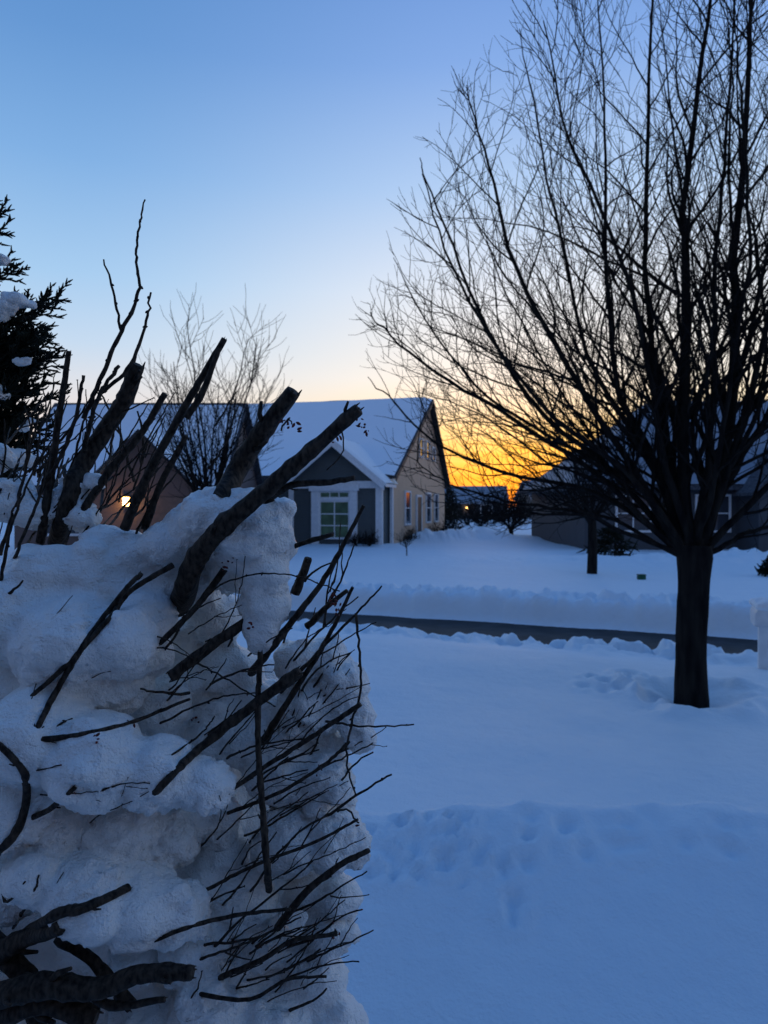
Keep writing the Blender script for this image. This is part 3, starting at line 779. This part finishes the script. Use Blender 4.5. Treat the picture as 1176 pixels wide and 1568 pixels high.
def lumps(name, balls, voxel, mat, parent=None, disp=((11, .016), (30, .009)), crust=((90, .007), (230, .004)), smooth_it=5):
    V = []; F = []; ico_add.n = 0
    for c, r in balls: ico_add(V, F, c, r, SUB)
    me = bpy.data.meshes.new(name + "_src")
    me.from_pydata(np.concatenate(V).tolist(), [], np.concatenate(F).tolist()); me.update()
    ob = bpy.data.objects.new(name + "_src", me); scene.collection.objects.link(ob)
    md = ob.modifiers.new('r', 'REMESH'); md.mode = 'VOXEL'; md.voxel_size = voxel
    sm = ob.modifiers.new('s', 'SMOOTH'); sm.iterations = smooth_it; sm.factor = .6
    dg = bpy.context.evaluated_depsgraph_get(); dg.update()
    m2 = bpy.data.meshes.new_from_object(ob.evaluated_get(dg))
    bpy.data.objects.remove(ob)
    n = len(m2.vertices)
    co = np.empty(n * 3, np.float32); m2.vertices.foreach_get('co', co); co = co.reshape(-1, 3).astype(float)
    no = np.empty(n * 3, np.float32)
    m2.vertex_normals.foreach_get('vector', no); no = no.reshape(-1, 3)
    d = 0
    for k, (s, a) in enumerate(disp): d = d + a * noise3(co, s, 70 + k * 11)
    mask = sstep(-.05, .35, noise3(co, 9, 200)) * .9 + .12 + .7 * sstep(.2, -.6, no[:, 2])
    for k, (s, a) in enumerate(crust): d = d + a * noise3(co, s, 170 + k * 11) * mask
    co = co + no * np.asarray(d)[:, None]
    m2.vertices.foreach_set('co', co.astype(np.float32).ravel())
    m2.materials.clear(); m2.materials.append(mat)
    m2.polygons.foreach_set('use_smooth', np.ones(len(m2.polygons), bool))
    m2.name = name; m2.update()
    ob = bpy.data.objects.new(name, m2); scene.collection.objects.link(ob)
    if parent: ob.parent = parent
    print(name, n)
    return ob

bush = empty("snow_covered_shrub")
rb = random.Random(21)
DB = 1.05
BL = [
 (385, 812, 64, -.02), (425, 832, 36, -.01), (340, 802, 54, .0), (298, 818, 48, .02), (256, 838, 46, .03), (208, 855, 42, .03), (405, 880, 42, -.03), (410, 930, 38, -.03), (402, 965, 28, -.03), (360, 870, 46, .06), (290, 880, 44, .08), (245, 895, 44, .05),
 (70, 888, 68, -.01), (135, 888, 62, .0), (190, 905, 48, .02), (25, 950, 92, -.04), (105, 985, 88, -.07), (185, 985, 62, -.06), (228, 940, 44, .0), (175, 1045, 54, -.04), (228, 1000, 38, .0), (90, 1050, 56, -.02), (20, 1040, 70, -.01),
 (20, 765, 36, .05), (55, 785, 30, .06), (0, 700, 26, .08), (105, 738, 17, .08), (125, 752, 18, .08), (90, 765, 22, .08), (146, 738, 13, .08), (120, 790, 30, .05), (160, 830, 30, .04),
 (328, 950, 52, .12), (280, 990, 44, .12), (292, 1050, 50, .09), (352, 1030, 50, .10), (300, 910, 40, .11), (245, 1085, 46, .02), (330, 1110, 46, .07), (380, 1130, 44, .07),
 (55, 1125, 88, -.10), (150, 1160, 78, -.13), (245, 1180, 66, -.12), (312, 1200, 52, -.09), (10, 1230, 80, -.08), (100, 1265, 70, -.05), (190, 1270, 66, -.04), (262, 1280, 50, -.03), (335, 1255, 40, .02),
 (455, 1010, 42, .05), (492, 1005, 44, .06), (525, 1045, 42, .05), (540, 1092, 36, .04), (470, 1085, 52, .06), (400, 1085, 48, .09), (550, 1128, 22, .06), (500, 1140, 38, .08),
 (428, 1175, 54, .04), (490, 1190, 46, .05), (520, 1218, 26, .05), (508, 1282, 48, .02), (542, 1292, 28, .03), (440, 1290, 54, .02), (478, 1352, 46, .06), (520, 1370, 32, .03),
 (500, 1430, 42, .02), (478, 1500, 52, .0), (505, 1565, 42, -.01), (400, 1450, 54, .02), (370, 1375, 50, .03), (340, 1300, 44, .05),
 (60, 1345, 56, -.11), (140, 1370, 70, -.12), (215, 1385, 62, -.10), (270, 1400, 50, -.07), (300, 1455, 50, -.01), (225, 1565, 56, -.02), (330, 1545, 66, -.04), (420, 1565, 58, -.03), (215, 1465, 50, .0), (310, 1350, 42, .03),
 (10, 1370, 46, -.06),
]
balls = []
for px, py, r, o in BL:
    d = DB + o + rb.uniform(-.012, .012); s = d / FPX; rr = r * s
    c = P(px, py, d + rr * .3)
    balls.append((c, (rr * rb.uniform(.95, 1.1), rr * 1.0, rr * rb.uniform(.82, .98))))
    nsub = 4 if px < 330 else 9
    for k in range(nsub):
        th = rb.uniform(0, 6.28); ph = rb.uniform(-1.2, 1.2)
        q = c + rr * .84 * np.array([math.cos(th) * math.cos(ph), math.sin(th) * math.cos(ph), math.sin(ph)])
        balls.append((q, np.array([1, 1, .85]) * rr * rb.uniform(.18, .42)))
for gx in range(-60, 480, 58):
    for gy in range(940, 1640, 58):
        if gx > 330 and gy < 1010: continue
        if gx > 440 and gy < 1080: continue
        balls.append((P(gx + rb.uniform(-14, 14), gy + rb.uniform(-14, 14), 1.30 + rb.uniform(-.03, .04)), np.array([1, .8, 1]) * rb.uniform(.050, .062)))
for k in range(46):
    px = rb.uniform(-350, 430); py = rb.uniform(980, 1560); d = 1.42 + rb.uniform(-.04, .3)
    if px > 330 and py < 1040: continue
    balls.append((P(px, py, d), np.array([1, 1, .85]) * rb.uniform(.05, .1)))
for k in range(80):
    px = rb.uniform(-500, -30); py = rb.uniform(860, 1600); d = 1.10 + rb.uniform(-.05, .5)
    balls.append((P(px, py, d), np.array([1, 1, .85]) * rb.uniform(.06, .11)))
for k in range(120):
    x = rb.uniform(-.95, -.1); y = rb.uniform(1.05, 1.65); z = rb.uniform(.1, 1.0)
    balls.append(((x, y, z), np.array([1, 1, .8]) * rb.uniform(.05, .11)))
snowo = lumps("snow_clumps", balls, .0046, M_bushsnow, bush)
mm_ = snowo.data
n = len(mm_.vertices); co = np.empty(n * 3, np.float32); mm_.vertices.foreach_get('co', co); vv = co.reshape(-1, 3).tolist()
ff = [tuple(p.vertices) for p in mm_.polygons]
bv = BVHTree.FromPolygons(vv, ff)

def hit_depth(px, py):
    d = Vector(P(px, py, 1.0) - CO); L_ = d.length
    h = bv.ray_cast(Vector(CO), d.normalized())
    if h[0] is None: return None
    return h[3] / L_

# ------------------------------------------------------------------ shrub branches
BT = Tubes()
rq = np.random.default_rng(77)
def branch(pp, w0, w1, d0=DB, d1=None, n=None, sides=8, embed=True, cut=True, wob=1.2):
    d1 = d0 if d1 is None else d1
    pp = np.array(pp, float)
    Lp = np.linalg.norm(np.diff(pp, axis=0), axis=1).sum()
    n = n or max(8, int(Lp / 8))
    q = catmull(np.column_stack([pp, np.zeros(len(pp))]), n)[:, :2]
    q += rq.normal(0, wob * .3, q.shape)
    t = np.linspace(0, 1, n)
    wd = w0 + (w1 - w0) * t
    dep = d0 + (d1 - d0) * t
    for k in range(n):
        h = hit_depth(q[k, 0], q[k, 1])
        if h is not None:
            lim = h - wd[k] * .5 / FPX * (.1)
            dep[k] = min(dep[k], lim) if k > 1 else min(h, d0 + .06) + .015
    for _ in range(3):
        dd = dep.copy(); dd[2:-1] = np.minimum(dep[2:-1], (dep[1:-2] + dep[2:-1] + dep[3:]) / 3); dep = dd
    dd = dep.copy()
    for _ in range(3): dd[1:-1] = (dd[:-2] + dd[1:-1] + dd[2:]) / 3
    dep = dd - .0005
    pts = np.array([P(q[k, 0], q[k, 1], dep[k]) for k in range(n)])
    rad = wd * .5 * dep / FPX
    if w0 > 8:
        for _ in range(max(1, int(Lp / 60))):
            k = rq.integers(1, n - 2); rad[k] *= 1.14; rad[k + 1] *= 1.06
        prof = 1 + .07 * rq.normal(0, 1, sides)[None, :] + .03 * rq.normal(0, 1, (n, sides))
        RR = rad[:, None] * prof
        for _ in range(int(Lp / 70)):
            k = rq.integers(2, n - 2); tn = nrmz(pts[k + 1] - pts[k])
            a = nrmz(rq.normal(0, 1, 3)); a = nrmz(a - tn * a.dot(tn)); l_ = rad[k] * rq.uniform(1.2, 2.2)
            BT.add([pts[k], pts[k] + (a + tn * .8) * l_ * .7, pts[k] + (a + tn * 1.2) * l_], [rad[k] * .35, rad[k] * .26, rad[k] * .16], 6, 0, 1)
        if cut:
            tan = nrmz(pts[-1] - pts[-2])
            BT.add(pts, RR, sides, 0, None)
            off = rq.uniform(.3, .8)
            e1 = pts[-1] + tan * rad[-1] * off
            BT.add([pts[-1], e1], np.stack([RR[-1], RR[-1] * .93]), sides, 0, 1)
            for z_ in range(3):
                a = nrmz(rq.normal(0, 1, 3)); a = nrmz(a - tan * a.dot(tan))
                c = e1 + a * rad[-1] * .75
                BT.add([c - tan * rad[-1] * .8, c + tan * rad[-1] * rq.uniform(.2, .9)], [rad[-1] * .3, rad[-1] * .06], 5, 1, 1)
        else: BT.add(pts, RR, sides, 0, 0)
    else:
        kk = rad * (1 + .05 * rq.normal(0, 1, n)); BT.add(pts, kk, sides, 0, 0)
    return pts, rad

def bud(p, r, m=2):
    a = rq.normal(0, 1, 3); a /= np.linalg.norm(a)
    BT.add([p - a * r, p - a * r * .3, p + a * r * .5, p + a * r * 1.2], [r * .2, r * .6, r * .5, r * .08], 6, m)

THICK = [
 ([(275, 925), (300, 860), (335, 815), (400, 758), (470, 697), (546, 630)], 38, 20, 1.03, .92),
 ([(335, 770), (372, 705), (410, 650), (446, 604)], 32, 24, 1.10, 1.05),
 ([(190, 810), (230, 720), (285, 620), (343, 520)], 15, 9, 1.08, 1.02),
 ([(285, 640), (310, 600), (335, 535)], 11, 8, 1.03, 1.02),
 ([(88, 830), (118, 730), (160, 660), (192, 610), (208, 565)], 28, 23, 1.16, 1.12),
 ([(62, 830), (78, 730), (92, 630), (106, 540)], 13, 8, 1.12, 1.08),
 ([(115, 800), (165, 725), (215, 665), (252, 604)], 12, 9, 1.14, 1.10),
 ([(222, 810), (245, 745), (285, 668)], 12, 8, 1.10, 1.06),
 ([(410, 765), (450, 742), (505, 738), (540, 732)], 12, 9, .97, .95),
 ([(385, 1030), (440, 960), (500, 880), (556, 775)], 13, 6, 1.05, 1.0),
 ([(452, 908), (462, 885), (472, 856)], 13, 11, 1.12, 1.1),
 ([(378, 950), (320, 990), (262, 1034)], 14, 17, 1.02, .98),
 ([(345, 870), (300, 930), (245, 985)], 11, 8, 1.02, 1.0),
 ([(440, 840), (475, 828), (508, 818)], 9, 8, 1.05, 1.03),
 ([(30, 1082), (95, 1025), (165, 950), (200, 905), (265, 865)], 7, 9, 1.0, 1.0),
 ([(48, 1135), (85, 1060), (130, 985), (190, 905), (215, 880)], 10, 8, 1.0, .98),
 ([(45, 1135), (120, 1125), (200, 1106), (290, 1070)], 9, 4, .98, .97),
 ([(-10, 1310), (30, 1265), (40, 1190), (0, 1140)], 15, 10, .95, .93),
 ([(35, 1255), (75, 1240), (115, 1205)], 10, 7, .94, .93),
 ([(222, 1230), (290, 1160), (375, 1090), (456, 1030)], 11, 17, .98, .98),
 ([(412, 1362), (404, 1260), (395, 1130), (398, 1000)], 11, 8, .94, .99),
 ([(340, 1218), (420, 1165), (490, 1120), (552, 1078)], 7, 8, 1.0, .98),
 ([(345, 1247), (430, 1212), (500, 1168), (535, 1135)], 6, 5, 1.0, .98),
 ([(305, 1368), (390, 1325), (480, 1290), (548, 1255)], 6, 4, 1.0, .97),
 ([(425, 1420), (470, 1365), (520, 1325), (562, 1303)], 12, 8, 1.0, .97),
 ([(228, 1442), (300, 1416), (370, 1400), (445, 1392)], 8, 5, .98, .96),
 ([(-20, 1530), (60, 1508), (150, 1512), (215, 1490), (292, 1488)], 40, 21, .93, .91),
 ([(120, 1505), (170, 1540), (250, 1530)], 18, 9, .93, .92),
 ([(40, 1430), (90, 1398), (130, 1390), (195, 1360)], 20, 12, .95, .94),
 ([(-20, 1470), (30, 1440), (90, 1420)], 36, 22, .96, .95),
 ([(-10, 1560), (60, 1530), (140, 1560)], 50, 30, .95, .94),
 ([(-10, 1440), (40, 1500), (60, 1560)], 30, 34, .98, .97),
 ([(90, 1440), (140, 1470), (200, 1540)], 14, 20, 1.0, .98),
 ([(330, 1500), (400, 1470), (450, 1440), (515, 1430)], 9, 5, .99, .97),
 ([(290, 1520), (380, 1530), (440, 1500), (500, 1495)], 7, 4, .98, .96),
 ([(470, 960), (500, 930), (530, 905)], 10, 6, 1.08, 1.05),
 ([(400, 1140), (450, 1060), (500, 980), (540, 900)], 11, 5, 1.04, 1.02),
 ([(430, 1060), (500, 985), (545, 940), (585, 897)], 6, 2.5, 1.02, 1.0),
]
for a, w0, w1, d0, d1 in THICK:
    branch(a, w0, w1, d0, d1, sides=14 if w0 > 20 else 9)
THIN = [
 ([(130, 640), (178, 525), (212, 450), (208, 380), (222, 306)], 8, 2.5), ([(186, 512), (175, 450), (158, 398)], 5, 2.5),
 ([(150, 605), (195, 565), (222, 500), (231, 448)], 7.5, 3), ([(60, 760), (110, 660), (128, 575)], 7.5, 5), ([(128, 690), (150, 610), (182, 560)], 7.5, 6),
 ([(330, 650), (350, 620), (362, 600)], 3, 2), ([(430, 660), (442, 640), (447, 650)], 3, 2), ([(320, 720), (350, 670), (362, 610)], 4, 2),
 ([(0, 900), (20, 800), (60, 700)], 6, 3), ([(0, 850), (35, 740), (50, 640)], 7, 3), ([(20, 860), (60, 760), (75, 680)], 6, 3),
 ([(250, 1000), (300, 930), (350, 890), (430, 878), (520, 905)], 4, 2), ([(500, 1105), (560, 1112), (634, 1110)], 4, 2.2),
 ([(500, 1250), (550, 1215), (600, 1185)], 5, 3), ([(545, 940), (552, 1050), (530, 1150), (545, 1220)], 4.5, 3), ([(520, 640), (525, 690), (500, 720)], 3, 2),
 ([(290, 1010), (330, 1030), (380, 1060), (420, 1080)], 3, 2), ([(240, 1110), (330, 1070), (395, 1060)], 4, 2), ([(210, 1190), (300, 1130), (330, 1095)], 4, 2),
 ([(20, 1420), (50, 1370), (60, 1340)], 5, 3), ([(0, 1340), (10, 1380), (40, 1350)], 6, 3), ([(290, 1060), (240, 1060), (215, 1055)], 5, 3),
 ([(380, 1370), (440, 1290), (520, 1240), (550, 1260)], 4, 2.5), ([(440, 1450), (500, 1430), (515, 1428)], 5, 5), ([(60, 1130), (90, 1110), (110, 1100)], 5, 2), ([(0, 920), (20, 905), (36, 890)], 6, 3),
]
for a, w0, w1 in THIN:
    pts, rad = branch(a, w0, w1, 1.0 if a[0][1] > 850 else 1.1, .98 if a[0][1] > 850 else 1.08, sides=6, cut=False, wob=3)
    for k in range(2, len(pts), 3):
        if rq.random() < .5: bud(pts[k] + rq.normal(0, .001, 3), rad[k] * 1.4 + .0007, 0)
tips = [(556, 655), (548, 648), (562, 660), (443, 652), (452, 655), (436, 648), (515, 925), (520, 935), (508, 915), (147, 1132), (205, 1108), (520, 675), (385, 960), (352, 855), (345, 868), (300, 1100), (505, 920), (545, 1260), (512, 1435), (490, 1180), (530, 1150)]
for px, py in tips:
    h = hit_depth(px, py); d = (h - .006) if h else (.95 if py < 700 else 1.0)
    for k in range(4):
        bud(P(px + rq.normal(0, 4), py + rq.normal(0, 4), d + rq.normal(0, .003)), rq.uniform(.0015, .0035), 2)
def rtwig(px, py, ang, L_, w, d0, curve=0):
    a = math.radians(ang); pp = []
    x, y = px, py
    for k in range(5):
        pp.append((x, y)); x += math.cos(a) * L_ / 4; y -= math.sin(a) * L_ / 4; a += math.radians(curve / 4 + rq.normal(0, 5))
    pts, rad = branch(pp, w, w * .5, d0, d0 - .03, sides=5, cut=False, wob=2)
    for k in range(3, len(pts), 4):
        if rq.random() < .5: bud(pts[k], rad[k] + .0008, 0 if rq.random() < .75 else 2)
    if L_ > 80 and rq.random() < .7:
        k = len(pp) // 2
        rtwig(pp[k][0], pp[k][1], ang + rq.choice([-32, 32]), L_ * .45, w * .6, d0 - .01)
for k in range(70):
    rtwig(rq.uniform(300, 470), rq.uniform(980, 1540), rq.normal(38, 12), rq.uniform(50, 150), rq.uniform(1.8, 4.4), 1.02, rq.normal(0, 18))
for k in range(16):
    rtwig(rq.uniform(0, 300), rq.uniform(900, 1520), rq.normal(38, 20), rq.uniform(50, 130), rq.uniform(2, 4), 1.0, rq.normal(0, 20))
for k in range(58):
    rtwig(rq.uniform(-20, 230), rq.uniform(700, 850), rq.normal(66, 16), rq.uniform(60, 170), rq.uniform(2.2, 6), 1.2 + rq.uniform(-.1, .25), rq.normal(0, 14))
for k in range(24):
    rtwig(rq.uniform(430, 510), rq.uniform(880, 1250), rq.normal(55, 16), rq.uniform(50, 110), rq.uniform(2, 5), 1.12, rq.normal(0, 20))
for k in range(14):
    rtwig(rq.uniform(250, 440), rq.uniform(1440, 1570), rq.normal(20, 18), rq.uniform(60, 130), rq.uniform(3, 6), 1.0, rq.normal(0, 20))
for k in range(26):
    x = rq.uniform(-.75, -.2); y = rq.uniform(1.2, 1.6)
    BT.add(catmull([(x * .8 - .08, 1.35 + (y - 1.35) * .4, -.1), (x, y, .6), (x * 1.05 + .05, y, 1.25)], 9), np.linspace(.018, .008, 9), 7, 0, 1)
BT.build("branches", [M_twig, M_cut, M_bud], bush)

# ------------------------------------------------------------------ evergreen on the far left
ev = empty("evergreen_tree")
ET = Tubes(); re_ = np.random.default_rng(5)
DE = 1.75
base = P(-120, 800, DE); base[2] = 0
ET.add(catmull([base, base + (0, 0, 1.4), base + (.02, 0, 2.5), base + (.05, 0, 2.9)], 10), np.linspace(.05, .008, 10), 8)
ends = [(28, 415), (95, 452), (78, 480), (60, 500), (82, 545), (60, 560), (95, 605), (40, 600), (60, 640), (0, 325), (2, 350), (10, 400), (80, 655), (40, 690), (65, 680), (-30, 300), (-60, 260), (30, 540), (50, 620), (65, 470), (88, 462), (75, 530), (80, 560), (75, 585)]
for k in range(26): ends.append((re_.uniform(-280, 10), re_.uniform(300, 900)))
for k in range(80): ends.append((re_.uniform(-30, 66), re_.uniform(470, 720)))
for ex, ey in ends:
    e = P(ex, ey, DE + re_.uniform(-.12, .16))
    s_ = np.array([base[0] + .02, base[1], min(2.8, e[2] - .0 + re_.uniform(-.10, -.03))])
    mid = (s_ + e) / 2 + (0, 0, -.02)
    p = catmull([s_, mid, e], 14)
    ET.add(p, np.linspace(.006, .0018, 14), 5)
    for c, r in children(re_, p, np.full(14, .002), 14, .3, 1, 36, lambda t: .045, 4, .1, .1, 1, .001, None, .0015):
        ET.add(c, np.linspace(.0028, .0012, len(c)), 3)
        for c2, r2 in children(re_, c, np.full(len(c), .002), 7, 0.05, 1, 32, lambda t: .016, 2, .05, .1, 1, .001, None, .0015):
            ET.add(c2, np.linspace(.0034, .0010, len(c2)), 3)
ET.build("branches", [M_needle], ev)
sb = []
for (px, py, r, o) in ((14, 468, 22, -.1), (-10, 476, 28, -.1), (32, 466, 13, -.09), (-16, 395, 16, -.05), (36, 552, 8, -.12), (46, 642, 9, -.12), (30, 702, 18, -.12), (55, 706, 12, -.12), (-30, 600, 30, -.08), (-60, 500, 34, -.05), (-60, 700, 40, -.05), (42, 655, 8, -.12)):
    for k in range(6):
        sb.append((P(px + re_.normal(0, r * .6), py + re_.normal(0, r * .22), DE + o), np.array([1, 1, .55]) * r * .65 * DE / FPX))
lumps("snow_pads", sb, .004, M_bushsnow, ev, disp=((30, .016), (90, .009)), crust=(), smooth_it=3)

# ------------------------------------------------------------------ mailbox
mb_p = P(1160, 1005, 8.6)
mb = empty("mailbox", (mb_p[0] + .06, mb_p[1], 0), math.radians(-20))
p = Parts(); p.box(-.05, .05, -.05, .05, -.2, .42); p.box(-.11, .11, -.2, .2, .42, .45); p.make("post", M_white, mb, .006)
vs = []; fs = []; ns_ = 14
for yy in (-.24, .24):
    for k in range(ns_ + 1):
        a = math.pi * k / ns_; vs.append((.11 * math.cos(a), yy, .55 + .09 * math.sin(a)))
    vs += [(-.11, yy, .45), (.11, yy, .45)]
m_ = ns_ + 3
for k in range(m_): fs.append((k, (k + 1) % m_, m_ + (k + 1) % m_, m_ + k))
fs.append(tuple(range(m_))[::-1]); fs.append(tuple(range(m_, 2 * m_)))
mesh_obj("box", vs, fs, [M_white], mb)
p = Parts(); p.box(.112, .122, -.1, -.08, .5, .68); p.box(.112, .122, -.08, -.02, .63, .68); p.make("flag", M_bud, mb)
cp = [((x_ * .05, y_ * .1, .66 + .01 * (x_ == 0)), (.07, .09, .05)) for x_ in (-1, 0, 1) for y_ in (-2, -1, 0, 1, 2)]
lumps("snow_cap", cp, .01, M_roofsnow, mb, disp=((12, .02), (40, .008)), crust=(), smooth_it=3)

# ------------------------------------------------------------------ green utility cover
gp = P(982, 888, 18.2)
ge = empty("utility_box", (gp[0], gp[1], float(ground_h(np.array([gp[0]]), np.array([gp[1]]))[0])))
p = Parts(); p.box(-.09, .09, -.08, .08, -.1, .10); p.make("body", M_green, ge, .015)
p = Parts(); p.box(-.10, .10, -.09, .09, .103, .13); p.make("lid", M_green, ge, .012)
print("done")
